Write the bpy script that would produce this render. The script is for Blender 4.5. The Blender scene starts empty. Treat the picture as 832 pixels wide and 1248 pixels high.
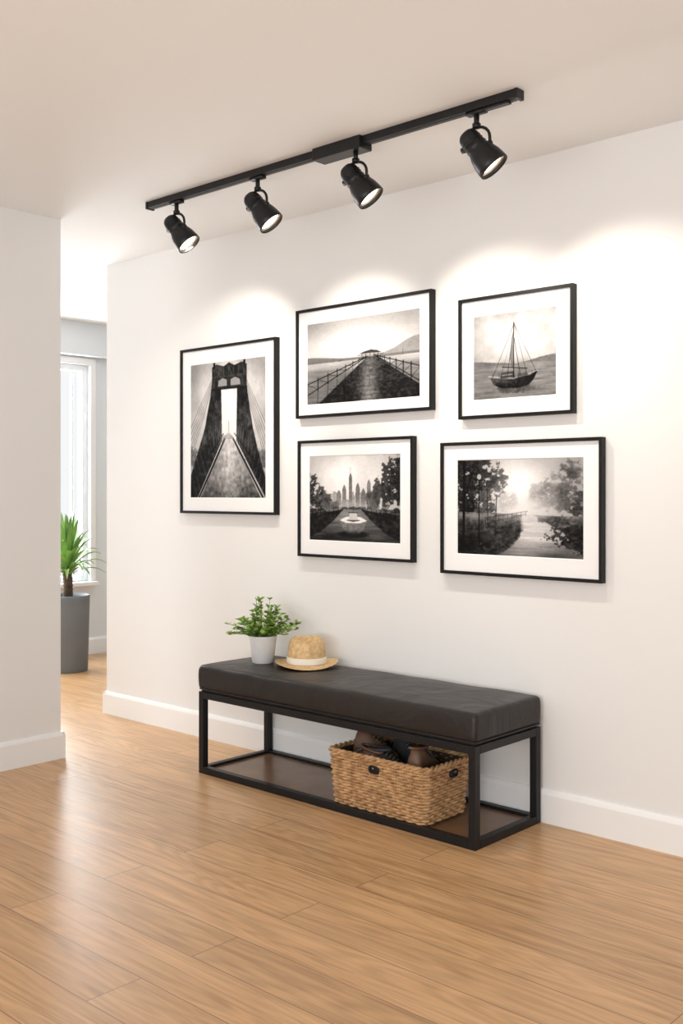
import bpy, bmesh, math, random
import numpy as np
from mathutils import Vector, Matrix
random.seed(7); rng=np.random.RandomState(11)
scene=bpy.context.scene
pi=math.pi
H=2.523

# ---------------------------------------------------------------- materials
def new_mat(name):
    m=bpy.data.materials.new(name); m.use_nodes=True
    nt=m.node_tree; b=nt.nodes['Principled BSDF']
    return m,nt,b
def simple(name,col,rough=.5,metal=0,bump=None,emis=None,es=0,spec=None,var=0,vscale=8):
    m,nt,b=new_mat(name)
    b.inputs['Base Color'].default_value=(*col,1); b.inputs['Roughness'].default_value=rough
    b.inputs['Metallic'].default_value=metal
    if spec is not None: b.inputs['Specular IOR Level'].default_value=spec
    tc=nt.nodes.new('ShaderNodeTexCoord')
    if var:
        n=nt.nodes.new('ShaderNodeTexNoise'); n.inputs['Scale'].default_value=vscale; n.inputs['Detail'].default_value=5
        nt.links.new(tc.outputs['Object'],n.inputs['Vector'])
        r=nt.nodes.new('ShaderNodeValToRGB')
        r.color_ramp.elements[0].position=.3; r.color_ramp.elements[1].position=.7
        r.color_ramp.elements[0].color=(*[c*(1-var) for c in col],1); r.color_ramp.elements[1].color=(*[min(1,c*(1+var)) for c in col],1)
        nt.links.new(n.outputs['Fac'],r.inputs['Fac']); nt.links.new(r.outputs['Color'],b.inputs['Base Color'])
    if bump:
        sc,st,dist=bump
        n=nt.nodes.new('ShaderNodeTexNoise'); n.inputs['Scale'].default_value=sc; n.inputs['Detail'].default_value=6
        nt.links.new(tc.outputs['Object'],n.inputs['Vector'])
        bp=nt.nodes.new('ShaderNodeBump'); bp.inputs['Strength'].default_value=st; bp.inputs['Distance'].default_value=dist
        nt.links.new(n.outputs['Fac'],bp.inputs['Height']); nt.links.new(bp.outputs['Normal'],b.inputs['Normal'])
    if emis:
        b.inputs['Emission Color'].default_value=(*emis,1); b.inputs['Emission Strength'].default_value=es
    return m

M_wall=simple('wall_paint',(.81,.80,.785),.75,bump=(180,.05,.001),spec=.25)
M_ceil=simple('ceiling_paint',(.86,.865,.865),.85,bump=(150,.04,.001),spec=.2)
M_trim=simple('trim_paint',(.88,.875,.865),.4)
M_far=simple('hall_paint',(.76,.79,.81),.8)
M_black=simple('black_powdercoat',(.008,.008,.009),.42,bump=(400,.05,.0005),spec=.3)
M_frame=simple('black_frame_wood',(.007,.0065,.0065),.42,spec=.22)
M_spot=simple('black_lamp_metal',(.009,.009,.010),.38,bump=(500,.04,.0005),spec=.35)
M_mat=simple('mat_board',(.87,.865,.86),.9)
M_lens=simple('lamp_glass',(.9,.85,.75),.2,emis=(1,.90,.72),es=4)
M_refl=simple('lamp_reflector',(.8,.75,.65),.25,metal=.8)
M_pot=simple('ceramic_white',(.80,.79,.77),.45,var=.03,vscale=30)
M_greypot=simple('grey_planter',(.16,.175,.19),.6,var=.08,vscale=6)
M_soil=simple('soil',(.03,.02,.014),.95,bump=(60,1,.01))
M_leaf=simple('leaf_green',(.22,.36,.06),.5,var=.5,vscale=14)
M_leaf2=simple('palm_leaf_green',(.22,.40,.10),.45,var=.45,vscale=7)
M_stem=simple('stem_green',(.12,.17,.05),.6)
M_trunk=simple('palm_trunk',(.09,.055,.035),.9,bump=(40,1,.01),var=.4,vscale=25)
M_shelf=simple('walnut_shelf',(.20,.11,.058),.28,var=.25,vscale=9)
M_band=simple('hat_band',(.85,.80,.70),.7)
M_shoe1=simple('brown_leather',(.12,.062,.036),.45,var=.3,vscale=15)
M_shoe2=simple('dark_grey_fabric',(.032,.034,.038),.7,var=.3,vscale=20)
M_shoe3=simple('tan_leather',(.17,.09,.05),.5,var=.3,vscale=15)
M_sole=simple('shoe_sole',(.10,.085,.07),.7)
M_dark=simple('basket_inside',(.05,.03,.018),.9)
M_chrome=simple('window_frame_paint',(.88,.90,.92),.4)

def leather():
    m,nt,b=new_mat('black_leather')
    b.inputs['Base Color'].default_value=(.019,.0155,.014,1); b.inputs['Specular IOR Level'].default_value=.36
    tc=nt.nodes.new('ShaderNodeTexCoord')
    v=nt.nodes.new('ShaderNodeTexVoronoi'); v.inputs['Scale'].default_value=260
    n=nt.nodes.new('ShaderNodeTexNoise'); n.inputs['Scale'].default_value=6; n.inputs['Detail'].default_value=4; n.inputs['Distortion'].default_value=1.4
    for x in (v,n): nt.links.new(tc.outputs['Object'],x.inputs['Vector'])
    b1=nt.nodes.new('ShaderNodeBump'); b1.inputs['Strength'].default_value=.15; b1.inputs['Distance'].default_value=.0008
    b2=nt.nodes.new('ShaderNodeBump'); b2.inputs['Strength'].default_value=.45; b2.inputs['Distance'].default_value=.014
    nt.links.new(v.outputs['Distance'],b1.inputs['Height']); nt.links.new(n.outputs['Fac'],b2.inputs['Height'])
    nt.links.new(b1.outputs['Normal'],b2.inputs['Normal']); nt.links.new(b2.outputs['Normal'],b.inputs['Normal'])
    r=nt.nodes.new('ShaderNodeMapRange'); r.inputs['To Min'].default_value=.30; r.inputs['To Max'].default_value=.52
    nt.links.new(n.outputs['Fac'],r.inputs['Value']); nt.links.new(r.outputs['Result'],b.inputs['Roughness'])
    return m
M_leather=leather()

def oak_floor():
    m,nt,b=new_mat('oak_planks'); N=nt.nodes.new; L=nt.links.new
    tc=N('ShaderNodeTexCoord')
    def brick(c1,c2,mort):
        k=N('ShaderNodeTexBrick'); k.offset=.37; k.offset_frequency=2
        k.inputs['Color1'].default_value=c1; k.inputs['Color2'].default_value=c2
        k.inputs['Mortar'].default_value=mort
        k.inputs['Scale'].default_value=1; k.inputs['Mortar Size'].default_value=.0015
        k.inputs['Mortar Smooth'].default_value=.3; k.inputs['Bias'].default_value=0
        k.inputs['Brick Width'].default_value=1.75; k.inputs['Row Height'].default_value=.165
        L(tc.outputs['Object'],k.inputs['Vector']); return k
    rnd=brick((0,0,0,1),(1,1,1,1),(.5,.5,.5,1))
    mul=N('ShaderNodeMath'); mul.operation='MULTIPLY'; mul.inputs[1].default_value=37
    L(rnd.outputs['Color'],mul.inputs[0])
    mp=N('ShaderNodeMapping'); mp.inputs['Scale'].default_value=(1.3,26,1)
    L(tc.outputs['Object'],mp.inputs['Vector'])
    g=N('ShaderNodeTexNoise'); g.noise_dimensions='4D'; g.inputs['Scale'].default_value=1.8; g.inputs['Detail'].default_value=10; g.inputs['Roughness'].default_value=.68; g.inputs['Distortion'].default_value=.5
    L(mp.outputs['Vector'],g.inputs['Vector']); L(mul.outputs[0],g.inputs['W'])
    mp2=N('ShaderNodeMapping'); mp2.inputs['Scale'].default_value=(.55,5.5,1)
    L(tc.outputs['Object'],mp2.inputs['Vector'])
    g2=N('ShaderNodeTexNoise'); g2.noise_dimensions='4D'; g2.inputs['Scale'].default_value=1.5; g2.inputs['Detail'].default_value=1.5; g2.inputs['Distortion'].default_value=.8
    L(mp2.outputs['Vector'],g2.inputs['Vector']); L(mul.outputs[0],g2.inputs['W'])
    rings=N('ShaderNodeMath'); rings.operation='MULTIPLY'; rings.inputs[1].default_value=85
    L(g2.outputs['Fac'],rings.inputs[0])
    sn=N('ShaderNodeMath'); sn.operation='SINE'; L(rings.outputs[0],sn.inputs[0])
    r=N('ShaderNodeValToRGB'); e=r.color_ramp.elements
    e[0].position=.32; e[0].color=(.45,.245,.108,1); e[1].position=.70; e[1].color=(.72,.445,.225,1)
    x=e.new(.5); x.color=(.62,.365,.175,1)
    L(g.outputs['Fac'],r.inputs['Fac'])
    mr=N('ShaderNodeMapRange'); mr.inputs['From Min'].default_value=-1; mr.inputs['To Min'].default_value=.87; mr.inputs['To Max'].default_value=1.03
    L(sn.outputs[0],mr.inputs['Value'])
    mx=N('ShaderNodeVectorMath'); mx.operation='SCALE'; L(r.outputs['Color'],mx.inputs[0]); L(mr.outputs['Result'],mx.inputs['Scale'])
    mr2=N('ShaderNodeMapRange'); mr2.inputs['To Min'].default_value=.90; mr2.inputs['To Max'].default_value=1.06
    L(rnd.outputs['Color'],mr2.inputs['Value'])
    mx2=N('ShaderNodeVectorMath'); mx2.operation='SCALE'; L(mx.outputs[0],mx2.inputs[0]); L(mr2.outputs['Result'],mx2.inputs['Scale'])
    seam=N('ShaderNodeMix'); seam.data_type='RGBA'; L(rnd.outputs['Fac'],seam.inputs['Factor']); 
    L(mx2.outputs[0],seam.inputs['A']); seam.inputs['B'].default_value=(.19,.10,.05,1)
    L(seam.outputs['Result'],b.inputs['Base Color'])
    rr=N('ShaderNodeMapRange'); rr.inputs['To Min'].default_value=.24; rr.inputs['To Max'].default_value=.40
    L(g.outputs['Fac'],rr.inputs['Value']); L(rr.outputs['Result'],b.inputs['Roughness'])
    bp=N('ShaderNodeBump'); bp.inputs['Strength'].default_value=.12; bp.inputs['Distance'].default_value=.002
    L(g.outputs['Fac'],bp.inputs['Height']); L(bp.outputs['Normal'],b.inputs['Normal'])
    return m
M_floor=oak_floor()

def straw(name,c1,c2,scale):
    m,nt,b=new_mat(name); N=nt.nodes.new; L=nt.links.new
    tc=N('ShaderNodeTexCoord'); v=N('ShaderNodeTexNoise'); v.inputs['Scale'].default_value=scale; v.inputs['Detail'].default_value=4
    L(tc.outputs['Object'],v.inputs['Vector'])
    r=N('ShaderNodeValToRGB'); r.color_ramp.elements[0].position=.35; r.color_ramp.elements[1].position=.65
    r.color_ramp.elements[0].color=(*c1,1); r.color_ramp.elements[1].color=(*c2,1)
    L(v.outputs['Fac'],r.inputs['Fac']); L(r.outputs['Color'],b.inputs['Base Color'])
    w=N('ShaderNodeTexWave'); w.inputs['Scale'].default_value=90; w.bands_direction='Z'; w.inputs['Distortion'].default_value=2
    L(tc.outputs['Object'],w.inputs['Vector'])
    bp=N('ShaderNodeBump'); bp.inputs['Strength'].default_value=.5; bp.inputs['Distance'].default_value=.001
    L(w.outputs['Fac'],bp.inputs['Height']); L(bp.outputs['Normal'],b.inputs['Normal'])
    b.inputs['Roughness'].default_value=.75
    return m
M_straw=straw('straw',(.58,.37,.17),(.78,.55,.29),60)
M_wicker=straw('wicker',(.36,.195,.085),(.64,.39,.19),30)

# ---------------------------------------------------------------- helpers
def link(ob,parent=None):
    scene.collection.objects.link(ob)
    if parent: ob.parent=parent
    return ob
def empty(name,loc=(0,0,0),parent=None):
    e=bpy.data.objects.new(name,None); e.location=loc; e.empty_display_size=.1
    return link(e,parent)
def mesh_obj(name,verts,faces,mats,parent=None,smooth=False,midx=None,loc=None):
    me=bpy.data.meshes.new(name); me.from_pydata([tuple(v) for v in verts],[],faces)
    for m in (mats if isinstance(mats,(list,tuple)) else [mats]): me.materials.append(m)
    if midx: me.polygons.foreach_set('material_index',midx)
    if smooth: me.polygons.foreach_set('use_smooth',[True]*len(me.polygons))
    me.update(); ob=bpy.data.objects.new(name,me)
    if loc: ob.location=loc
    return link(ob,parent)
def box(name,x0,x1,y0,y1,z0,z1,mat):
    v=[(x,y,z) for x in (x0,x1) for y in (y0,y1) for z in (z0,z1)]
    c=Vector(((x0+x1)/2,(y0+y1)/2,(z0+z1)/2)); v=[Vector(p)-c for p in v]
    f=[(0,1,3,2),(4,6,7,5),(0,4,5,1),(2,3,7,6),(0,2,6,4),(1,5,7,3)]
    return mesh_obj(name,v,f,mat,None,loc=c)
class MB:
    def __init__(s): s.v=[];s.f=[];s.m=[]
    def add(s,v,f,mi=0):
        o=len(s.v); s.v+= [tuple(p) for p in v]; s.f+=[tuple(i+o for i in q) for q in f]; s.m+=[mi]*len(f)
    def box(s,x0,x1,y0,y1,z0,z1,mi=0):
        s.add([(x,y,z) for x in (x0,x1) for y in (y0,y1) for z in (z0,z1)],[(0,1,3,2),(4,6,7,5),(0,4,5,1),(2,3,7,6),(0,2,6,4),(1,5,7,3)],mi)
    def tube(s,pts,r,n=8,closed=False,mi=0,caps=True):
        pts=[Vector(p) for p in pts]; k=len(pts); rr=r if isinstance(r,(list,tuple)) else [r]*k
        V=[];up=Vector((0,0,1)); prev=None
        for i,p in enumerate(pts):
            if closed: t=(pts[(i+1)%k]-pts[i-1])
            else: t=pts[min(i+1,k-1)]-pts[max(i-1,0)]
            t.normalize()
            if prev is None:
                a=up.cross(t)
                if a.length<.1: a=Vector((1,0,0)).cross(t)
            else: a=prev-t*prev.dot(t)
            a.normalize(); prev=a; b=t.cross(a)
            for j in range(n):
                q=2*pi*j/n; V.append(p+(a*math.cos(q)+b*math.sin(q))*rr[i])
        F=[]
        for i in range(k if closed else k-1):
            for j in range(n):
                i2=(i+1)%k; F.append((i*n+j,i*n+(j+1)%n,i2*n+(j+1)%n,i2*n+j))
        if not closed and caps: F.append(tuple(range(n-1,-1,-1))); F.append(tuple((k-1)*n+j for j in range(n)))
        s.add(V,F,mi)
    def lathe(s,prof,n=32,M=None,mi=0,close=False):
        V=[];F=[]
        for (r,z) in prof:
            for j in range(n):
                q=2*pi*j/n; p=Vector((r*math.cos(q),r*math.sin(q),z)); V.append(M@p if M else p)
        for i in range(len(prof)-1):
            for j in range(n): F.append((i*n+j,i*n+(j+1)%n,(i+1)*n+(j+1)%n,(i+1)*n+j))
        if close: F.append(tuple(range(n-1,-1,-1))); F.append(tuple((len(prof)-1)*n+j for j in range(n)))
        s.add(V,F,mi)
    def obj(s,name,mats,parent=None,smooth=True,loc=None,bevel=0):
        o=mesh_obj(name,s.v,s.f,mats,parent,smooth,s.m,loc)
        if bevel:
            b=o.modifiers.new('bevel','BEVEL'); b.width=bevel; b.segments=2; b.limit_method='ANGLE'
        return o

# ---------------------------------------------------------------- room shell
XL=-4.25; YE=-.72; XC=-4.92; XF=-6.8
box('floor',-6.95,2.6,-7,2.75,-.1,0,M_floor)
box('ceiling',-6.95,2.6,-7,2.75,H,H+.1,M_ceil)
box('wall_gallery',XC,2.6,0,.15,0,H,M_wall)
box('wall_left',XL-.15,XL,-7,YE,0,H,M_wall)
box('wall_hall_back',-6.95,-2.5,2.6,2.75,0,H,M_far)
box('wall_hall_side',-2.65,-2.5,.15,2.6,0,H,M_far)
box('wall_hall_front',-6.95,XL-.15,-4.2,-4.05,0,H,M_far)
wy0,wy1,wz0,wz1=-.45,1.145,.56,2.215
wf=MB()
wf.box(XF-.15,XF,-4.05,wy0,0,H); wf.box(XF-.15,XF,wy1,2.6,0,H)
wf.box(XF-.15,XF,wy0,wy1,0,wz0); wf.box(XF-.15,XF,wy0,wy1,wz1,H)
wf.obj('wall_far',[M_far],smooth=False)
box('trim_soffit',XF,XF+.10,-4.05,2.6,2.275,H,M_far)
win=empty('window_1',(XF-.06,(wy0+wy1)/2,(wz0+wz1)/2))
mb=MB(); w=(wy1-wy0)/2; hh=(wz1-wz0)/2; t=.045
mb.box(-.03,.03,-w,-w+t,-hh,hh); mb.box(-.03,.03,w-t,w,-hh,hh); mb.box(-.03,.03,-w+t,w-t,-hh,-hh+t); mb.box(-.03,.03,-w+t,w-t,hh-t,hh)
mb.box(-.02,.02,-.02,.02,-hh+t,hh-t); mb.box(-.012,.012,w-t-.085,w-t-.065,-hh+t,hh-t)
mb.obj('sash',[M_chrome],win,smooth=False,bevel=.004)
mb=MB(); mb.box(.05,.13,-w-.04,w+.04,-hh-.03,-hh); mb.obj('sill',[M_trim],win,smooth=False,bevel=.004)
mb=MB(); 
mb.box(.06,.075,w,w+.05,-hh,hh+.05); mb.box(.06,.075,-w-.05,-w,-hh,hh+.05); mb.box(.06,.075,-w,w,hh,hh+.05)
mb.obj('casing',[M_trim],win,smooth=False,bevel=.003)

def baseboard(name,p0,p1,nrm):
    hgt=.125; prof=[(0,0),(.016,0),(.016,hgt-.018),(.012,hgt-.008),(.007,hgt),(0,hgt)]
    V=[]
    for p in (p0,p1):
        for a,z in prof: V.append((p[0]+nrm[0]*a,p[1]+nrm[1]*a,z))
    n=len(prof); F=[(i,(i+1)%n,n+(i+1)%n,n+i) for i in range(n)]+[tuple(range(n-1,-1,-1)),tuple(range(n,2*n))]
    return mesh_obj(name,V,F,M_trim)
baseboard('baseboard_gallery',(XC,0),(2.6,0),(0,-1))
baseboard('baseboard_gallery_end',(XC,-.016),(XC,.15),(-1,0))
baseboard('baseboard_left',(XL,-7),(XL,YE),(1,0))
baseboard('baseboard_left_end',(XL-.15,YE),(XL+.016,YE),(0,1))
baseboard('baseboard_far',(XF,-4.05),(XF,2.6),(1,0))
baseboard('baseboard_hall_back',(XF+.02,2.6),(-2.65,2.6),(0,-1))

# ---------------------------------------------------------------- artwork painting
def vnoise(w,h,cx,cy,seed):
    r=np.random.RandomState(seed); g=r.rand(cy+2,cx+2)
    x=np.linspace(0,cx,w,endpoint=False); y=np.linspace(0,cy,h,endpoint=False)
    xi=x.astype(int); yi=y.astype(int); fx=x-xi; fy=y-yi
    fx=fx*fx*(3-2*fx); fy=(fy*fy*(3-2*fy))[:,None]
    a=g[np.ix_(yi,xi)];b=g[np.ix_(yi,xi+1)];c=g[np.ix_(yi+1,xi)];d=g[np.ix_(yi+1,xi+1)]
    return (a*(1-fx)+b*fx)*(1-fy)+(c*(1-fx)+d*fx)*fy
def fbm(w,h,c,seed,asp=1,o=5):
    s=0;t=0
    for i in range(o):
        k=.55**i; s=s+k*vnoise(w,h,max(1,int(c*2**i)),max(1,int(c*asp*2**i)),seed+i*17); t+=k
    return s/t
def sst(a,b,x):
    t=np.clip((x-a)/(b-a),0,1); return t*t*(3-2*t)
class Art:
    def __init__(s,w,h,seed):
        s.w,s.h=w*2,h*2; s.asp=w/h
        s.x,s.y=np.meshgrid((np.arange(s.w)+.5)/s.w,(np.arange(s.h)+.5)/s.h)
        s.I=np.zeros((s.h,s.w)); s.n=fbm(s.w,s.h,5,seed); s.nf=fbm(s.w,s.h,34,seed+5); s.nm=fbm(s.w,s.h,13,seed+9)
        s.nx=fbm(s.w,s.h,70,seed+15,o=2)
    def put(s,mask,val,a=1.0):
        mask=mask*a; s.I=s.I*(1-mask)+val*mask
    def poly(s,pts,val,a=1,soft=0):
        m=np.zeros_like(s.I,dtype=bool); k=len(pts)
        for i in range(k):
            x0,y0=pts[i];x1,y1=pts[(i+1)%k]
            if y0==y1: continue
            c=((y0>s.y)!=(y1>s.y))&(s.x<(x1-x0)*(s.y-y0)/(y1-y0)+x0); m^=c
        s.put(m.astype(float),val,a)
    def line(s,p,q,w,val,a=1):
        ax,ay=p[0]*s.asp,p[1];bx,by=q[0]*s.asp,q[1]
        dx,dy=bx-ax,by-ay; L=dx*dx+dy*dy+1e-9
        t=np.clip(((s.x*s.asp-ax)*dx+(s.y-ay)*dy)/L,0,1)
        d=np.hypot(s.x*s.asp-ax-t*dx,s.y-ay-t*dy)
        s.put(np.clip((w/2-d)*s.h*.6+.5,0,1),val,a)
    def tree(s,cx,cy,rx,ry,val,a=1,rough=1.3,ns=None,soft=.45):
        n=s.nm if ns is None else ns
        e=1-((s.x-cx)/rx)**2-((s.y-cy)/ry)**2+(n-.5)*2*rough+(s.nf-.5)*2.2+(s.nx-.5)*1.0
        s.put(sst(0,soft,e),val+(s.nf-.5)*.32+(s.nx-.5)*.15,a)
    def ell(s,cx,cy,rx,ry,val,a=1,soft=.1):
        s.put(sst(0,soft,1-((s.x-cx)/rx)**2-((s.y-cy)/ry)**2),val,a)
    def blur(s,k):
        for _ in range(k):
            I=s.I; P=np.pad(I,1,mode='edge'); s.I=(P[1:-1,1:-1]*2+P[:-2,1:-1]+P[2:,1:-1]+P[1:-1,:-2]+P[1:-1,2:])/6
    def fog(s,cx,cy,rx,ry,v,a):
        s.put(np.exp(-((s.x-cx)/rx)**2-((s.y-cy)/ry)**2),v,a)
    def out(s,c=1.18,b=-.04):
        s.blur(2)
        I=s.I+(s.nf-.5)*.03+(s.nx-.5)*.04
        I=np.clip((I-.5)*c+.5+b,.03,1); h,w=s.h//2,s.w//2
        return I.reshape(h,2,w,2).mean((1,3))

def art_bridge():
    A=Art(230,280,3); x,y=A.x,A.y
    A.I=.66+.26*np.exp(-((x-.5)/.35)**2-((y-.6)/.4)**2)+(A.n-.5)*.28-.08*y+.05
    A.tree(.02,.30,.25,.08,.40); A.tree(.98,.27,.25,.08,.40); A.fog(.5,.38,.6,.08,.8,.5)
    for k in range(6):
        f=k/5
        A.line((.70,.93-.05*f),(1.02,.50-.28*f),.004,.3,.7)
        A.line((.34,.93-.05*f),(-.02,.50-.26*f),.004,.3,.7)
    dk=.17+(A.nm-.5)*.22+(A.nf-.5)*.28+.10*np.exp(-((y-.5)/.2)**2)
    A.poly([(0,.16),(.08,.30),(.20,.52),(.28,.76),(.32,.95),(.42,.95),(.435,.42),(.10,0),(0,0)],dk)
    A.poly([(1,.14),(.93,.28),(.84,.50),(.77,.76),(.74,.95),(.64,.95),(.625,.42),(1,0)],dk)
    A.poly([(.30,.80),(.76,.80),(.76,.965),(.70,.985),(.60,.965),(.53,.99),(.46,.965),(.36,.985),(.30,.965)],dk+.04)
    for cx in (.33,.73): A.line((cx,.96),(cx,1.0),.022,.15)
    br=.92+(A.n-.5)*.08
    A.poly([(.44,.40),(.61,.40),(.61,.70),(.59,.765),(.525,.80),(.46,.765),(.44,.70)],br)
    A.poly([(.38,.82),(.50,.82),(.50,.865),(.44,.88),(.39,.86)],.60); A.poly([(.55,.82),(.68,.82),(.67,.86),(.61,.88),(.55,.865)],.60)
    for k in range(7): A.line((.33+k*.065,.90),(.33+k*.065,.955),.006,.45,.5)
    A.line((.30,.89),(.76,.89),.006,.42,.5); A.line((.30,.80),(.76,.80),.010,.08)
    A.tree(.52,.43,.09,.03,.55)
    A.line((.525,.42),(.525,.56),.009,.6,.8); A.line((.50,.47),(.55,.47),.006,.6,.7)
    for k in range(12):
        f=(k/11); yb=.42-.42*f**1.4; xl=.435-.335*f**1.4; xr=.625+.375*f**1.4
        A.line((xl,yb),(xl-.05-.06*f,yb+.24-.05*f),.003+.004*f,.50,.42)
        A.line((xr,yb),(xr+.05+.05*f,yb+.24-.05*f),.003+.004*f,.50,.42)
        A.line((xl-.05,yb+.20),(xl-.12*f,yb-.02),.004,.06,.6); A.line((xr+.05,yb+.20),(xr+.12*f,yb-.02),.004,.06,.6)
    dv=.50+.28*y+(A.nf-.5)*.35+.18*np.exp(-((x-.54)/.12)**2)-.14*sst(.2,0,y)
    A.poly([(.47,.43),(.585,.43),(.94,0),(.14,0)],dv)
    for k in range(9):
        f=k/8; A.line((.527,.44),(.16+.77*f,0),.002,.3,.35)
    A.line((.47,.43),(.12,0),.016,.10); A.line((.585,.43),(.97,0),.016,.10)
    A.line((.455,.47),(.02,.12),.008,.12); A.line((.60,.47),(1.0,.14),.008,.12)
    A.fog(.53,.46,.12,.10,.85,.45)
    A.I*=1-.3*np.clip(np.hypot(x-.5,y-.5)-.4,0,1)
    return A.out()
def art_pier():
    A=Art(310,190,20); x,y=A.x,A.y
    A.I=np.where(y>.5,.64+.28*np.exp(-((x-.45)/.5)**2-((y-.68)/.22)**2),.50+.22*np.exp(-((y-.5)/.1)**2))+(A.n-.5)*.10
    hl=.505+.04*np.clip(x-.1,0,1)+.16*sst(.62,1,x)+.03*(A.n[0]-.5)
    A.put(((y<hl)&(y>.5)).astype(float),.56+(A.nf-.5)*.08); A.put(((y<.53+.05*sst(.4,0,x))&(y>.5)).astype(float),.45)
    A.I=A.I+(fbm(A.w,A.h,4,77,9)-.5)*.20*(y<.5)
    A.blur(3)
    vp=(.56,.525)
    A.poly([vp,(.62,.53),(1.02,.12),(1.02,-.1),(.02,-.1)],.22+(A.nf-.5)*.22+(A.nx-.5)*.12+.36*np.exp(-((x-.57)/.08)**2)*(1-y))
    for k in range(9): A.line(vp,(.05+.11*k,-.05),.003,.12,.4)
    for yy,w in ((.02,.02),(.07,.016),(.12,.016),(.17,.013),(.21,.01),(.25,.01),(.30,.008),(.35,.007)): A.line((.56-(.525-yy)*1.0,yy),(.6+(.525-yy)*1.0,yy),w*.4,.14,.35)
    for (ex,ey) in ((-.02,.10),(-.02,.24)): A.line(vp,(ex,ey),.009,.08)
    for (ex,ey) in ((1.02,.16),(1.02,.34)): A.line((.62,.53),(ex,ey),.009,.08)
    for k in range(9):
        f=(k/8)**1.6; xb=.54-.54*f; A.line((xb,.525-.45*f),(xb,.54-.27*f),.006+.008*f,.08)
        xr=.63+.37*f; A.line((xr,.52-.38*f),(xr,.54-.17*f),.006+.008*f,.08)
        f2=((k+1)/8)**1.6; A.line((.54-.54*f,.525-.42*f),(.54-.54*f2,.53-.28*f2),.004,.14)
        A.line((.63+.37*f,.52-.36*f),(.63+.37*f2,.53-.19*f2),.004,.14)
        A.line((xb,.525-.45*f-.02),(xb-.01,.36-.6*f),.005+.006*f,.14,.6)
    # pier-head shelter
    for k in range(5): A.line((.51+k*.035,.50),(.51+k*.035,.565),.007,.14)
    A.poly([(.48,.56),(.68,.555),(.64,.585),(.59,.60),(.53,.585)],.16)
    A.line((.47,.545),(.70,.54),.006,.14); A.line((.59,.59),(.59,.63),.005,.2)
    A.line((.86,.50),(.86,.57),.004,.2); A.line((.25,.50),(.25,.545),.004,.25); A.line((.30,.50),(.33,.515),.008,.25)
    A.fog(.5,.56,.5,.05,.82,.25)
    A.I*=1-.35*np.clip(np.hypot(x-.5,y-.6)-.35,0,1)
    return A.out()
def art_boat():
    A=Art(220,195,40); x,y=A.x,A.y
    A.I=np.where(y>.40,.64+.20*np.exp(-((x-.55)/.5)**2-((y-.75)/.3)**2)+(A.n-.5)*.30,.50)
    hl=.40+.06*sst(.55,.0,x)+.07*sst(.5,1,x)+.02*(A.n[0]-.5)
    A.put(((y<hl)&(y>.40)).astype(float),.46+(A.nf-.5)*.12)
    A.I=A.I+((fbm(A.w,A.h,5,90,8)-.5)*.26-.06*(.4-y))*(y<.4)
    A.blur(3)
    A.tree(.5,.10,.30,.045,.24,.6)
    hull=.14+(A.nf-.5)*.22+.28*sst(.12,.26,y)*sst(.75,.3,x)
    A.poly([(.19,.27),(.26,.245),(.50,.225),(.70,.25),(.79,.30),(.74,.20),(.68,.135),(.55,.11),(.36,.115),(.26,.16)],hull)
    A.line((.19,.268),(.50,.225),.009,.75); A.line((.50,.225),(.79,.295),.009,.65)
    A.line((.22,.235),(.50,.195),.005,.10); A.line((.50,.195),(.76,.25),.005,.10)
    A.poly([(.33,.235),(.35,.30),(.50,.31),(.52,.235)],.30); A.poly([(.54,.235),(.55,.28),(.66,.28),(.68,.25)],.36)
    A.line((.36,.27),(.48,.275),.014,.6,.8)
    A.line((.50,.23),(.50,.88),.011,.08); A.line((.42,.24),(.49,.74),.006,.16)
    A.line((.505,.87),(.24,.25),.004,.16); A.line((.505,.87),(.77,.28),.004,.16); A.line((.505,.87),(.66,.26),.004,.2); A.line((.505,.80),(.34,.25),.003,.25)
    A.line((.505,.70),(.58,.25),.006,.15); A.line((.36,.37),(.66,.33),.009,.14)
    A.poly([(.49,.78),(.45,.50),(.47,.36),(.495,.36)],.38,.7)
    for k in range(7): A.line((.24+.08*k,.26-.012*(3-abs(k-3))),(.24+.08*k,.30),.004,.2)
    return A.out(b=-.03)
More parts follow.
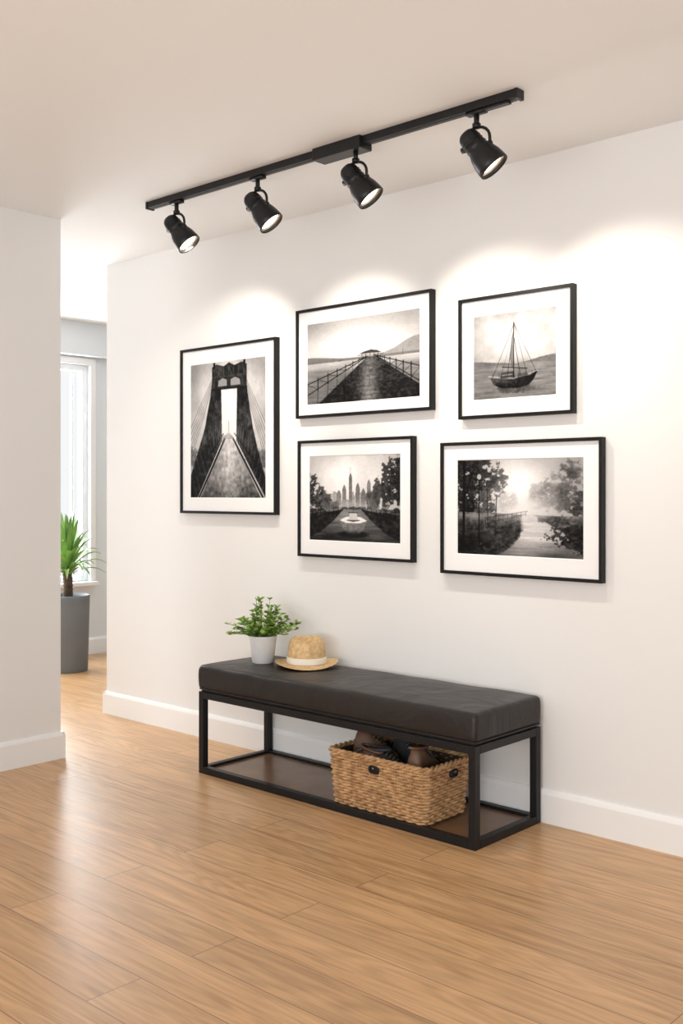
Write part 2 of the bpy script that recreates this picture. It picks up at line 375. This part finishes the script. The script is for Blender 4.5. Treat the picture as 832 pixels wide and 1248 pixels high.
def art_city():
    A=Art(250,180,60); x,y=A.x,A.y
    A.I=.74+.20*np.exp(-((x-.42)/.35)**2-((y-.75)/.35)**2)+(A.n-.5)*.12
    r=np.random.RandomState(5)
    for k in range(26):
        cx=.12+.76*r.rand(); hh=.44+.16*r.rand(); w=.012+.02*r.rand(); A.poly([(cx-w,.3),(cx-w,hh),(cx+w,hh),(cx+w,.3)],.56+.12*r.rand()+(A.nx-.5)*.12)
    for cx,hh,w in ((.47,.80,.018),(.40,.66,.022),(.55,.68,.022),(.61,.62,.025),(.34,.60,.026),(.67,.72,.020)):
        A.poly([(cx-w,.3),(cx-w,hh-.06),(cx-w*.5,hh-.02),(cx,hh),(cx+w*.5,hh-.02),(cx+w,hh-.06),(cx+w,.3)],.44+.1*r.rand()+(A.nx-.5)*.12)
    A.line((.47,.78),(.47,.86),.005,.5); A.fog(.45,.42,.4,.06,.8,.5)
    for cx,cy,rx,ry,v in ((.02,.56,.10,.20,.25),(.10,.50,.09,.16,.30),(.20,.45,.09,.12,.36),(.29,.42,.07,.07,.42)): A.tree(cx,cy,rx,ry,v)
    for cx,cy,rx,ry,v in ((.68,.48,.05,.12,.42),(.76,.55,.05,.22,.34),(.84,.62,.05,.30,.28),(.91,.66,.055,.32,.24),(.99,.68,.06,.34,.2)): A.tree(cx,cy,rx,ry,v,rough=.9)
    # lake water filling the foreground
    wt=.40+.22*np.exp(-((x-.47)/.18)**2)*sst(0,.4,y)+(fbm(A.w,A.h,4,7,11)-.5)*.34-.12*sst(.2,0,y)
    A.put((y<.375).astype(float),wt)
    A.tree(.02,.34,.20,.07,.2); A.tree(.98,.34,.24,.08,.2); A.tree(.5,.385,.30,.02,.34)
    # railings along both banks
    for s in (-1,1):
        c=.49
        A.poly([(c+s*.10,.37),(c+s*.52,.30),(c+s*.52,.02),(c+s*.36,.10),(c+s*.2,.25)],.20+(A.nf-.5)*.25,.9)
        for o in (0,.05): A.line((c+s*.10,.375+o*.3),(c+s*.52,.24+o*1.6),.006,.5 if o else .1)
        for k in range(9):
            f=k/8; A.line((c+s*(.11+.40*f),.35-.11*f),(c+s*(.11+.40*f),.385-.05*f),.005+.003*f,.12)
    A.ell(.5,.085,.20,.045,.16,.8,.6)
    A.poly([(.35,.245),(.65,.245),(.61,.14),(.56,.085),(.44,.085),(.39,.14)],.52+(A.nf-.5)*.2-.25*sst(.15,.08,y))
    A.poly([(.35,.245),(.42,.285),(.50,.295),(.58,.285),(.65,.245),(.58,.215),(.42,.215)],.90)
    A.poly([(.42,.245),(.50,.275),(.58,.245),(.50,.228)],.35); A.poly([(.45,.25),(.55,.25),(.54,.33),(.46,.33)],.78); A.line((.45,.335),(.55,.335),.010,.3)
    A.line((.5,.33),(.5,.44),.005,.3)
    A.I*=1-.35*np.clip(np.hypot(x-.5,y-.6)-.35,0,1)
    return A.out()
def art_canal():
    A=Art(290,195,80); x,y=A.x,A.y
    A.I=.66+.28*np.exp(-((x-.50)/.26)**2-((y-.72)/.35)**2)+(A.n-.5)*.08
    for cx,cy,rx,ry,v,a in ((.64,.56,.08,.10,.70,.7),(.70,.62,.10,.16,.62,.8),(.80,.66,.12,.24,.50,.85),(.93,.70,.14,.34,.38,.95),(1.0,.55,.12,.30,.30,1),(.42,.56,.10,.12,.66,.7)): A.tree(cx,cy,rx,ry,v,a,soft=.8)
    A.blur(3)
    for cx,cy,rx,ry,v in ((.30,.80,.12,.18,.42),(.20,.85,.16,.2,.28),(.06,.80,.16,.3,.22),(.08,.50,.14,.26,.2),(.24,.52,.09,.16,.34)): A.tree(cx,cy,rx,ry,v)
    A.poly([(0,.45),(.30,.44),(.55,.43),(.80,.42),(1,.42),(1,0),(0,0)],.27+(A.nf-.5)*.35+.2*np.exp(-((y-.42)/.06)**2))
    cx=.56+.16*np.sin((.44-y)*5.2); ww=.05+(.44-y)*.70
    m=(sst(0,.03,ww-np.abs(x-cx)+(A.nf-.5)*.03))*(y<.44)
    A.put(m,.64+.15*np.exp(-((x-.6)/.2)**2)+(fbm(A.w,A.h,4,99,9)-.5)*.30-.25*sst(.2,0,y),.95)
    A.tree(.95,.20,.20,.14,.22); A.tree(.10,.10,.26,.12,.17); A.tree(.82,.37,.14,.05,.34)
    A.line((.05,0),(.06,1),.030,.10); A.line((.06,.6),(.14,.9),.014,.12); A.line((.185,.12),(.185,.80),.012,.08); A.ell(.185,.82,.018,.03,.7); A.line((.155,.785),(.215,.785),.009,.08)
    A.line((.185,.12),(.185,.22),.022,.08)
    A.line((.32,.20),(.33,.62),.010,.2); A.line((.26,.3),(.25,.7),.009,.2)
    A.line((.24,.39),(.58,.465),.006,.22); A.line((.24,.33),(.56,.435),.005,.24)
    for k in range(10): A.line((.24+.036*k,.31+.012*k),(.24+.036*k,.40+.007*k),.005,.2)
    A.fog(.55,.50,.18,.14,.90,.5)
    A.I*=1-.25*np.clip(np.hypot(x-.5,y-.5)-.35,0,1)
    return A.out()

def photo_mat():
    m,nt,b=new_mat('photo_print'); a=nt.nodes.new('ShaderNodeAttribute'); a.attribute_name='tone'
    nt.links.new(a.outputs['Color'],b.inputs['Base Color']); b.inputs['Roughness'].default_value=.6
    b.inputs['Specular IOR Level'].default_value=.15
    return m
M_photo=photo_mat()
def print_mesh(name,I,x0,x1,z0,z1,y,parent):
    h,w=I.shape
    xs=np.linspace(x0,x1,w)-parent.location.x; zs=np.linspace(z0,z1,h)-parent.location.z
    X,Z=np.meshgrid(xs,zs); co=np.stack([X,np.full_like(X,y-parent.location.y),Z],-1).reshape(-1,3)
    idx=np.arange(w*h).reshape(h,w)
    q=np.stack([idx[:-1,:-1],idx[:-1,1:],idx[1:,1:],idx[1:,:-1]],-1).reshape(-1)
    n=(w-1)*(h-1); me=bpy.data.meshes.new(name)
    me.vertices.add(w*h); me.vertices.foreach_set('co',co.ravel())
    me.loops.add(n*4); me.loops.foreach_set('vertex_index',q.astype(np.int32))
    me.polygons.add(n); me.polygons.foreach_set('loop_start',np.arange(n,dtype=np.int32)*4)
    me.update(calc_edges=True)
    lin=np.clip(I,0,1)**2.2
    col=np.stack([lin*1.0,lin*.97,lin*.96,np.ones_like(lin)],-1).reshape(-1)
    at=me.color_attributes.new('tone','FLOAT_COLOR','POINT'); at.data.foreach_set('color',col.astype(np.float32))
    me.materials.append(M_photo); ob=bpy.data.objects.new(name,me); link(ob,parent)

def picture(name,fx0,fx1,fz0,fz1,ix0,ix1,iz0,iz1,I,fw=.013):
    p=empty(name,((fx0+fx1)/2,-.0,(fz0+fz1)/2)); w=(fx1-fx0)/2; h=(fz1-fz0)/2
    m=MB(); D=-.030
    O=[(-w,-h),(w,-h),(w,h),(-w,h)]; Q=[(-w+fw,-h+fw),(w-fw,-h+fw),(w-fw,h-fw),(-w+fw,h-fw)]
    V=[(a,-.001,b) for a,b in O]+[(a,D,b) for a,b in O]+[(a,D,b) for a,b in Q]+[(a,-.008,b) for a,b in Q]
    F=[]
    for i in range(4):
        j=(i+1)%4
        F+=[(i,j,4+j,4+i),(4+i,4+j,8+j,8+i),(8+i,8+j,12+j,12+i)]
    F.append((3,2,1,0)); m.add(V,F); m.obj('frame',[M_frame],p,smooth=False,bevel=.0012)
    c=p.location; ax0,ax1,az0,az1=ix0-c.x,ix1-c.x,iz0-c.z,iz1-c.z; b=.003
    m=MB(); O=Q; P1=[(ax0-b,az0-b),(ax1+b,az0-b),(ax1+b,az1+b),(ax0-b,az1+b)]; P2=[(ax0,az0),(ax1,az0),(ax1,az1),(ax0,az1)]
    V=[(a,-.020,z) for a,z in O]+[(a,-.020,z) for a,z in P1]+[(a,-.0175,z) for a,z in P2]
    F=[]
    for i in range(4):
        j=(i+1)%4; F+=[(i,j,4+j,4+i),(4+i,4+j,8+j,8+i)]
    m.add(V,F); m.obj('mat_board',[M_mat],p,smooth=False)
    print_mesh('photo_print',I,ix0,ix1,iz0,iz1,-.0176,p)
picture('framed_bridge_photo',-4.230,-3.519,1.137,1.977,-4.156,-3.599,1.218,1.892,art_bridge())
picture('framed_pier_photo',-3.385,-2.597,1.584,2.081,-3.320,-2.667,1.645,2.010,art_pier())
picture('framed_sailboat_photo',-2.463,-1.944,1.537,2.016,-2.394,-2.022,1.612,1.939,art_boat())
picture('framed_city_river_photo',-3.373,-2.696,.951,1.481,-3.305,-2.772,1.029,1.407,art_city())
picture('framed_canal_photo',-2.553,-1.827,.917,1.446,-2.473,-1.908,1.000,1.373,art_canal())

# ---------------------------------------------------------------- track light
RY=-.61
tr=empty('track_light',(-2.757,RY,H))
m=MB(); m.box(-.955,.955,-.018,.018,-.028,0); m.obj('rail',[M_spot],tr,smooth=False,bevel=.002)
m=MB(); m.box(-.955,.955,-.006,.006,-.0295,-.0275); m.obj('rail_groove',[M_black],tr,smooth=False)
m=MB(); m.box(.075,.31,-.035,.035,-.045,0); m.obj('power_feed',[M_spot],tr,smooth=False,bevel=.003)
m=MB(); m.box(.948,.961,-.021,.021,-.032,0); m.box(-.961,-.948,-.021,.021,-.032,0); m.box(.80,.92,-.012,.012,-.036,-.028); m.obj('end_caps',[M_spot],tr,smooth=False,bevel=.002)
aim=Vector((.56,.30,-.78)).normalized()
LDX=(-.42,-.05,.18,.20)
for i,xs in enumerate((-3.525,-3.015,-2.495,-1.965)):
    px=xs+2.757; pz=-.146
    m=MB()
    m.box(px-.035,px+.035,-.013,.013,-.040,-.028)
    m.tube([(px,0,-.038),(px,0,-.084)],.009,12)
    m.tube([(px,0,-.070),(px,0,-.084)],.014,12)
    pts=[]; R=.052
    for k in range(13):
        a=pi*k/12; pts.append((px+R*math.cos(a),0,-.124+.042*math.sin(a)))
    pts=[(px+R,0,pz)]+pts+[(px-R,0,pz)]
    m.tube(pts,.0052,8)
    m.tube([(px+R+.006,0,pz),(px+.03,0,pz)],.010,12); m.tube([(px-R-.006,0,pz),(px-.03,0,pz)],.010,12)
    m.obj('bracket_%d'%(i+1),[M_spot],tr)
    q=Vector((0,0,1)).rotation_difference(aim).to_matrix().to_4x4()
    T=Matrix.Translation(Vector((px,0,pz)))@q
    m=MB()
    prof=[(0,-.062),(.012,-.062),(.024,-.058),(.031,-.050),(.0345,-.040),(.0355,-.030),(.0355,-.004),(.038,-.002),(.038,.004),(.0365,.006),(.039,.014),(.046,.032),(.051,.052),(.0535,.075),(.0540,.092),(.0515,.094),(.0505,.088),(.0490,.080)]
    m.lathe(prof,40,T); 
    m.lathe([(.0490,.080),(.046,.076),(.044,.074)],40,T,1)
    m.lathe([(.044,.075),(.03,.079),(.0,.081)],40,T,2)
    m.lathe([(.0335,-.028),(.0375,-.026),(.0335,-.024)],40,T); m.lathe([(.0335,-.018),(.0375,-.016),(.0335,-.014)],40,T)
    m.obj('lamp_head_%d'%(i+1),[M_spot,M_refl,M_lens],tr)
    ld=bpy.data.lights.new('spot_bulb','SPOT'); ld.energy=(30,27,25,21)[i]; ld.color=(1,.925,.82); ld.spot_size=math.radians(90); ld.spot_blend=.65; ld.shadow_soft_size=.035
    lo=bpy.data.objects.new('spot_bulb_%d'%(i+1),ld); link(lo,tr)
    lo.location=T@Vector((0,0,.100))
    ldir=Vector((LDX[i],.62,-.76)).normalized(); lo.rotation_euler=ldir.to_track_quat('-Z','Y').to_euler()

# ---------------------------------------------------------------- bench
BX0,BX1,BY0,BY1=-3.575,-2.085,-.447,-.022; BZ=.362; CH=.108
bench=empty('bench',((BX0+BX1)/2,(BY0+BY1)/2,0))
w=(BX1-BX0)/2; d=(BY1-BY0)/2; t=.030
m=MB()
for sx in (-1,1):
    for sy in (-1,1):
        x0,x1=sorted((sx*w,sx*(w-t))); y0,y1=sorted((sy*d,sy*(d-t))); m.box(x0,x1,y0,y1,0,BZ)
for z0 in (0,BZ-t):
    for s in (-1,1):
        y0,y1=sorted((s*d,s*(d-t))); m.box(-w+t,w-t,y0,y1,z0,z0+t)
        x0,x1=sorted((s*w,s*(w-t))); m.box(x0,x1,-d+t,d-t,z0,z0+t)
m.obj('metal_frame',[M_black],bench,smooth=False,bevel=.002)
m=MB(); m.box(-w+t,w-t,-d+t,d-t,.006,.018); m.obj('lower_shelf',[M_shelf],bench,smooth=False)
m=MB(); m.box(-w+.01,w-.01,-d+.01,d-.01,BZ-.004,BZ+.008); m.obj('seat_board',[M_black],bench,smooth=False)
bm=bmesh.new(); bmesh.ops.create_cube(bm,size=1)
for v in bm.verts: v.co=Vector((v.co.x*2*(w+.002),v.co.y*2*(d+.002),v.co.z*CH))
bmesh.ops.bevel(bm,geom=[e for e in bm.edges],offset=.022,segments=5,affect='EDGES',profile=.6)
def slice_(bm,n,ax,lo,hi):
    for k in range(1,n):
        c=lo+(hi-lo)*k/n; co=[0,0,0]; no=[0,0,0]; co[ax]=c; no[ax]=1
        bmesh.ops.bisect_plane(bm,geom=bm.verts[:]+bm.edges[:]+bm.faces[:],plane_co=co,plane_no=no)
slice_(bm,60,0,-w+.02,w-.02); slice_(bm,18,1,-d+.02,d-.02); slice_(bm,4,2,-.03,.03)
from mathutils import noise as mn
for v in bm.verts:
    c=v.co; ex=min(1,(w-abs(c.x))/.12); ey=min(1,(d-abs(c.y))/.10); ez=1-(abs(c.z)/.056)**2
    if c.z>0: c.z+= .006*max(0,ex)*max(0,ey)
    nz=mn.noise(Vector((c.x*7,c.y*9,c.z*6)))
    n2=mn.noise(Vector((c.x*2.2+5,c.y*3,0)))
    if c.z>0: c.z+=.0030*nz*max(0,ex)+.003*n2
    if c.y<-d+.03: c.y-=.004*max(0,ez)+.0015*nz
    if abs(c.x)>w-.03: c.x+=math.copysign(.004*max(0,ez),c.x)
me=bpy.data.meshes.new('cushion'); bm.to_mesh(me); bm.free(); me.materials.append(M_leather)
me.polygons.foreach_set('use_smooth',[True]*len(me.polygons))
cu=bpy.data.objects.new('cushion',me); link(cu,bench); cu.location=(0,0,BZ+.008+CH/2)
m=MB()
for zz in (BZ+.0125,):
    pts=[]; rr=.02; a=w+.003; b_=d+.002
    for cx,cy,a0 in ((a-rr,b_-rr,0),(-a+rr,b_-rr,90),(-a+rr,-b_+rr,180),(a-rr,-b_+rr,270)):
        for k in range(5):
            q=math.radians(a0+k*22.5); pts.append((cx+rr*math.cos(q),cy+rr*math.sin(q),zz))
    m.tube(pts,.003,6,closed=True)
m.obj('piping',[M_leather],bench)
SEAT=BZ+.008+CH+.006

# ---------------------------------------------------------------- basket
bk=empty('wicker_basket',(-2.557,-.290,.019))
hw,hd,hz=.243,.140,.222
def rrect(a,b,r,n):
    P=[]
    cs=((a-r,b-r,0),(-a+r,b-r,90),(-a+r,-b+r,180),(a-r,-b+r,270))
    for cx,cy,a0 in cs:
        for k in range(9):
            q=math.radians(a0+k*11.25); P.append(Vector((cx+r*math.cos(q),cy+r*math.sin(q),0)))
    P.append(P[0].copy()); L=[0]
    for i in range(1,len(P)): L.append(L[-1]+(P[i]-P[i-1]).length)
    out=[];j=0
    for k in range(n):
        s=L[-1]*k/n
        while L[j+1]<s: j+=1
        f=(s-L[j])/(L[j+1]-L[j]); p=P[j].lerp(P[j+1],f); tn=(P[j+1]-P[j]).normalized(); out.append((p,Vector((tn.y,-tn.x,0))))
    return out
NS=58; n=NS*6; rows=18
m=MB()
for r in range(rows):
    f=(r+.5)/rows; k=.93+.07*f
    pr=rrect(hw*k,hd*k,.03,n); pts=[]
    jz=random.uniform(-.0008,.0008)
    for i,(p,nn) in enumerate(pr):
        ph=i/6*pi+(r%2)*pi
        pts.append(p+nn*(.0040*math.cos(ph))+Vector((0,0,.006+f*(hz-.02)+jz+.0008*math.sin(i*.37+r))))
    m.tube(pts,.0060,6,closed=True)
A=rrect(hw*.93,hd*.93,.03,n); B=rrect(hw,hd,.03,n)
for s in range(NS):
    i=s*6; m.tube([A[i][0]+Vector((0,0,.004)),B[i][0]+Vector((0,0,hz-.008))],.0035,5)
for ph in (0,pi):
    pts=[]
    for i,(p,nn) in enumerate(rrect(hw*1.005,hd*1.005,.03,n)):
        a=2*pi*round(NS*.45)*i/n+ph; pts.append(p+nn*(.005*math.cos(a))+Vector((0,0,hz-.008+.005*math.sin(a))))
    m.tube(pts,.0065,6,closed=True)
m.obj('woven_sides',[M_wicker],bk)
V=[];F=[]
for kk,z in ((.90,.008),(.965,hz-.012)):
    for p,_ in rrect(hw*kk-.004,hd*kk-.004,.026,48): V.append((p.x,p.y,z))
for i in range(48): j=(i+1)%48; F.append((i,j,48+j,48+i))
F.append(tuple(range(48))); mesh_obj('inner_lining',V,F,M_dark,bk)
def handle(cx,cy,rot,name):
    m=MB(); a,b=.022,.012; Mx=Matrix.Translation(Vector((cx,cy,hz-.046)))@Matrix.Rotation(rot,4,'Z')
    def sq(k,e,yy,s): q=2*pi*k/28; return Mx@Vector((a*s*math.copysign(abs(math.cos(q))**e,math.cos(q)),yy,b*s*math.copysign(abs(math.sin(q))**e,math.sin(q))))
    m.tube([sq(k,.6,-.002,1) for k in range(28)],.0042,8,closed=True,mi=1)
    m.add([sq(k,.5,-.001,.95) for k in range(28)],[tuple(range(28))],1)  # black face stands in for the darkness of an open hand hole
    m.obj(name,[M_wicker,M_black],bk)
handle(.0,-hd*.985-.0085,0,'handle_front'); handle(hw*.985+.0085,.02,pi/2,'handle_side')

shoes=empty('shoes',(-2.557,-.290,.15))
def shoe(name,loc,rotz,tilt,mat,L=.25):
    e=empty(name,Vector(loc)-shoes.location,shoes); e.rotation_euler=(0,tilt,rotz)
    m=MB(); st=[(0,.02,.05,.0),(.03,.033,.085,.0),(.09,.036,.10,.0),(.2,.035,.098,.0),(.32,.036,.09,0),(.45,.036,.075,0),(.6,.041,.06,0),(.75,.044,.05,0),(.88,.038,.042,0),(.97,.022,.032,0),(1,.008,.02,0)]
    V=[];F=[];n=20
    for f,wd,ht,_ in st:
        for j in range(n):
            q=2*pi*j/n; yy=math.cos(q)*wd; zz=math.sin(q)*ht if math.sin(q)>0 else -.004
            V.append((f*L-L/2,yy*(1 if math.sin(q)<.3 else .92),zz+.014))
    for i in range(len(st)-1):
        for j in range(n): F.append((i*n+j,i*n+(j+1)%n,(i+1)*n+(j+1)%n,(i+1)*n+j))
    F.append(tuple(range(n-1,-1,-1))); F.append(tuple((len(st)-1)*n+j for j in range(n)))
    m.add(V,F,0)
    V=[]
    for z in (0,.014):
        for f,wd,ht,_ in st: V.append((f*L*1.03-L*.515,wd*1.08,z))
        for f,wd,ht,_ in reversed(st): V.append((f*L*1.03-L*.515,-wd*1.08,z))
    k=2*len(st); F=[(i,(i+1)%k,k+(i+1)%k,k+i) for i in range(k)]+[tuple(range(k-1,-1,-1)),tuple(range(k,2*k))]
    m.add(V,F,1)
    m.tube([(-L*.40+.065*math.cos(a)*.9+.02,.022*math.sin(a),.108) for a in [2*pi*k/20 for k in range(20)]],.006,6,closed=True,mi=0)
    m.add([(-L*.40+.060*math.cos(a)*.9+.02,.020*math.sin(a),.1085) for a in [2*pi*k/20 for k in range(20)]],[tuple(range(20))],2)
    for k in range(4): 
        x=.0+.014*k; zz=.098-.008*k; m.tube([(x-.01,-.022,zz-.008),(x-.01,0,zz+.002),(x-.01,.022,zz-.008)],.0022,6,mi=1)
    m.obj('body',[mat,M_sole,M_dark],e)
shoe('brown_shoe',(-2.675,-.285,.185),math.radians(8),math.radians(6),M_shoe1,.20)
shoe('tan_shoe',(-2.43,-.29,.170),math.radians(100),math.radians(8),M_shoe3,.20)
shoe('grey_sneaker',(-2.55,-.225,.160),math.radians(-15),math.radians(4),M_shoe2,.20)
shoe('dark_shoe',(-2.54,-.35,.150),math.radians(12),math.radians(-3),M_shoe2,.20)
shoe('brown_shoe_pair',(-2.69,-.36,.150),math.radians(170),math.radians(-5),M_shoe1,.20)

# ---------------------------------------------------------------- straw hat
hat=empty('straw_hat',(-3.185,-.160,SEAT+.001))
n=72; V=[];F=[]
rings=[('brim',f) for f in np.linspace(1,0,9)]
crown=[(.000,1.0),(.02,.985),(.04,.96),(.06,.93),(.078,.89),(.090,.82),(.096,.70),(.094,.5),(.088,.28),(.085,.10)]
RC=.090; CHs=1.15
for kind,f in rings:
    for j in range(n):
        a=2*pi*j/n; cx,cy=math.cos(a),math.sin(a)
        r0x,r0y=RC*1.06,RC*.94; r1x,r1y=.150,.140
        rx=r0x+(r1x-r0x)*f; ry=r0y+(r1y-r0y)*f
        z=.004+.012*(f**2)*(abs(cy)**2)*1.2 + .002+ (-.003*f*abs(cx))+ .004*(1-f)
        V.append((cx*rx,cy*ry,z))
for z,k in crown[1:]:
    for j in range(n):
        a=2*pi*j/n; cx,cy=math.cos(a),math.sin(a)
        x=cx*RC*1.06*k; y=cy*RC*.94*k
        if z>.05: y*=1-.32*max(0,cx)**2*((z-.05)/.045)
        zz=z*CHs+.008
        if k<.8: zz-=.020*math.exp(-(y/.022)**2)*(1-.3*cx)*(1-k*.8)
        zz+= -.006*cx*(z/.09)
        V.append((x,y,zz))
R=len(rings)+len(crown)-1
for i in range(R-1):
    for j in range(n): F.append((i*n+j,i*n+(j+1)%n,(i+1)*n+(j+1)%n,(i+1)*n+j))
F.append(tuple((R-1)*n+j for j in range(n)))
ho=mesh_obj('straw_body',V,F,M_straw,hat,smooth=True)
sm=ho.modifiers.new('solid','SOLIDIFY'); sm.thickness=.0025; sm.offset=1
m=MB(); m.lathe([(1.012,.014),(1.020,.018),(1.012,.038),(.998,.041)],72,Matrix.Diagonal(Vector((RC*1.06,RC*.94,1,1))))
bo=m.obj('ribbon_band',[M_band],hat); s2=bo.modifiers.new('solid','SOLIDIFY'); s2.thickness=.002; s2.offset=1
hat.rotation_euler=(0,0,math.radians(-42))

# ---------------------------------------------------------------- plants
def leafmesh(m,base,dirv,length,width,mi,fold=.25,droop=.15,seg=4):
    dirv=dirv.normalized(); side=dirv.cross(Vector((0,0,1)))
    if side.length<.05: side=Vector((1,0,0))
    side.normalize(); nrm=side.cross(dirv)
    side=(side*math.cos(random.uniform(-.7,.7))+nrm*math.sin(random.uniform(-.7,.7))).normalized(); nrm=side.cross(dirv)
    V=[];F=[]
    for i in range(seg+1):
        f=i/seg; wd=width*math.sin(pi*min(1,f*.92+.06))**.8*(1 if f<.98 else .1)
        c=base+dirv*length*f+Vector((0,0,-droop*length*f*f))
        V+=[c-side*wd*.5+nrm*fold*wd*.5,c,c+side*wd*.5+nrm*fold*wd*.5]
    for i in range(seg):
        a=i*3; F+=[(a,a+1,a+4,a+3),(a+1,a+2,a+5,a+4)]
    m.add(V,F,mi)
pp=empty('potted_plant',(-3.385,-.235,SEAT))
m=MB(); m.lathe([(0,.0),(.044,0),(.048,.003),(.062,.112),(.064,.122),(.060,.123),(.056,.112)],48); m.obj('pot',[M_pot],pp)
m=MB(); m.lathe([(.057,.112),(.0,.116)],32); m.obj('soil',[M_soil],pp)
m=MB()
for s in range(78):
    a=random.uniform(0,2*pi); el=random.uniform(.15,1.45) if s%3 else random.uniform(.05,.6)
    L=random.uniform(.09,.155)
    dv=Vector((math.cos(a)*math.cos(el),math.sin(a)*math.cos(el),math.sin(el)+.25)).normalized()
    b0=Vector((math.cos(a)*.025,math.sin(a)*.025,.112)); pts=[]
    for i in range(6):
        f=i/5; pts.append(b0+dv*L*f+Vector((0,0,.02*f-.04*f*f*math.cos(el))))
    m.tube(pts,.0012,4,mi=1)
    for i in range(1,6):
        for q in range(3 if i<5 else 4):
            aa=random.uniform(0,2*pi); side=Vector((math.cos(aa),math.sin(aa),random.uniform(-.1,.6)))
            leafmesh(m,pts[i],(dv*.6+side*.9),random.uniform(.018,.030),random.uniform(.011,.016),0)
m.obj('foliage',[M_leaf,M_stem],pp)

bp=empty('potted_palm',(-6.29,.62,0))
m=MB(); m.lathe([(0,0),(.138,0),(.142,.006),(.155,.50),(.156,.525),(.150,.527),(.143,.50)],56); m.obj('planter',[M_greypot],bp)
m=MB(); m.lathe([(.144,.50),(0,.505)],40); m.obj('soil',[M_soil],bp)
m=MB()
pts=[];rr=[]
for i in range(22):
    f=i/21; pts.append((.008*math.sin(f*4),.006*math.cos(f*3),.50+.27*f)); rr.append(.032-.004*f+.004*(i%2))
m.tube(pts,rr,12,mi=1)
for k in range(70):
    f=k/69; a=k*2.399; el=.25+1.2*f+random.uniform(-.15,.15); L=random.uniform(.26,.36)
    h=Vector((math.cos(a),math.sin(a),0)); s=Vector((-math.sin(a),math.cos(a),0)); base=Vector((0,0,.66+.13*f))+h*.015
    V=[];F=[];seg=9
    for i in range(seg+1):
        g=i/seg
        c=base+h*(L*.9*g*math.cos(el))+Vector((0,0,L*g*math.sin(el)+.05*g-.18*g*g*g*max(.15,math.cos(el))*L/.35))
        wd=.034*(math.sin(pi*min(1,.12+g*.88))**.7)*(1 if i<seg else .05)
        V+=[c-s*wd*.5+Vector((0,0,wd*.2)),c,c+s*wd*.5+Vector((0,0,wd*.2))]
    for i in range(seg):
        q=i*3; F+=[(q,q+1,q+4,q+3),(q+1,q+2,q+5,q+4)]
    m.add(V,F,0)
m.obj('fronds',[M_leaf2,M_trunk],bp)

# ---------------------------------------------------------------- lights / world
wd=bpy.data.worlds.new('sky'); scene.world=wd; wd.use_nodes=True
bg=wd.node_tree.nodes['Background']; bg.inputs['Color'].default_value=(.97,.985,1,1); bg.inputs['Strength'].default_value=.95
def area(name,loc,direction,sx,sy,e,col):
    ld=bpy.data.lights.new(name,'AREA'); ld.shape='RECTANGLE'; ld.size=sx; ld.size_y=sy; ld.energy=e; ld.color=col
    o=bpy.data.objects.new(name,ld); link(o); o.location=loc; o.rotation_euler=Vector(direction).to_track_quat('-Z','Y').to_euler(); return o
area('daylight_window',(XF-.45,.35,1.45),(1,-.05,-.1),1.9,2.0,175,(.93,.965,1))
area('hall_fill',(-5.6,-3.9,1.4),(0,1,0),1.8,1.8,34,(.94,.975,1))  # unseen fill added to brighten the hall, no window modelled here
area('ceiling_fill',(-1.2,-5.8,.9),(-.25,.65,.7),3.2,1.4,92,(.96,.98,1))  # added upward fill behind the camera to lift the ceiling, no real lamp
area('rear_fill',(.6,-6.8,1.4),(-.45,1,0),4.0,2.0,45,(.97,.985,1))  # added soft fill from the camera side, no window behind it

# ---------------------------------------------------------------- camera
cd=bpy.data.cameras.new('camera'); cam=bpy.data.objects.new('camera',cd); link(cam)
cam.location=(0,-3.406,1.25); cam.rotation_euler=(pi/2,0,math.radians(42.531))
cd.sensor_fit='HORIZONTAL'; cd.sensor_width=36; cd.lens=1261.3/832*36; cd.shift_y=-25.4/832
scene.camera=cam
scene.view_settings.view_transform='Standard'; scene.view_settings.look='None'
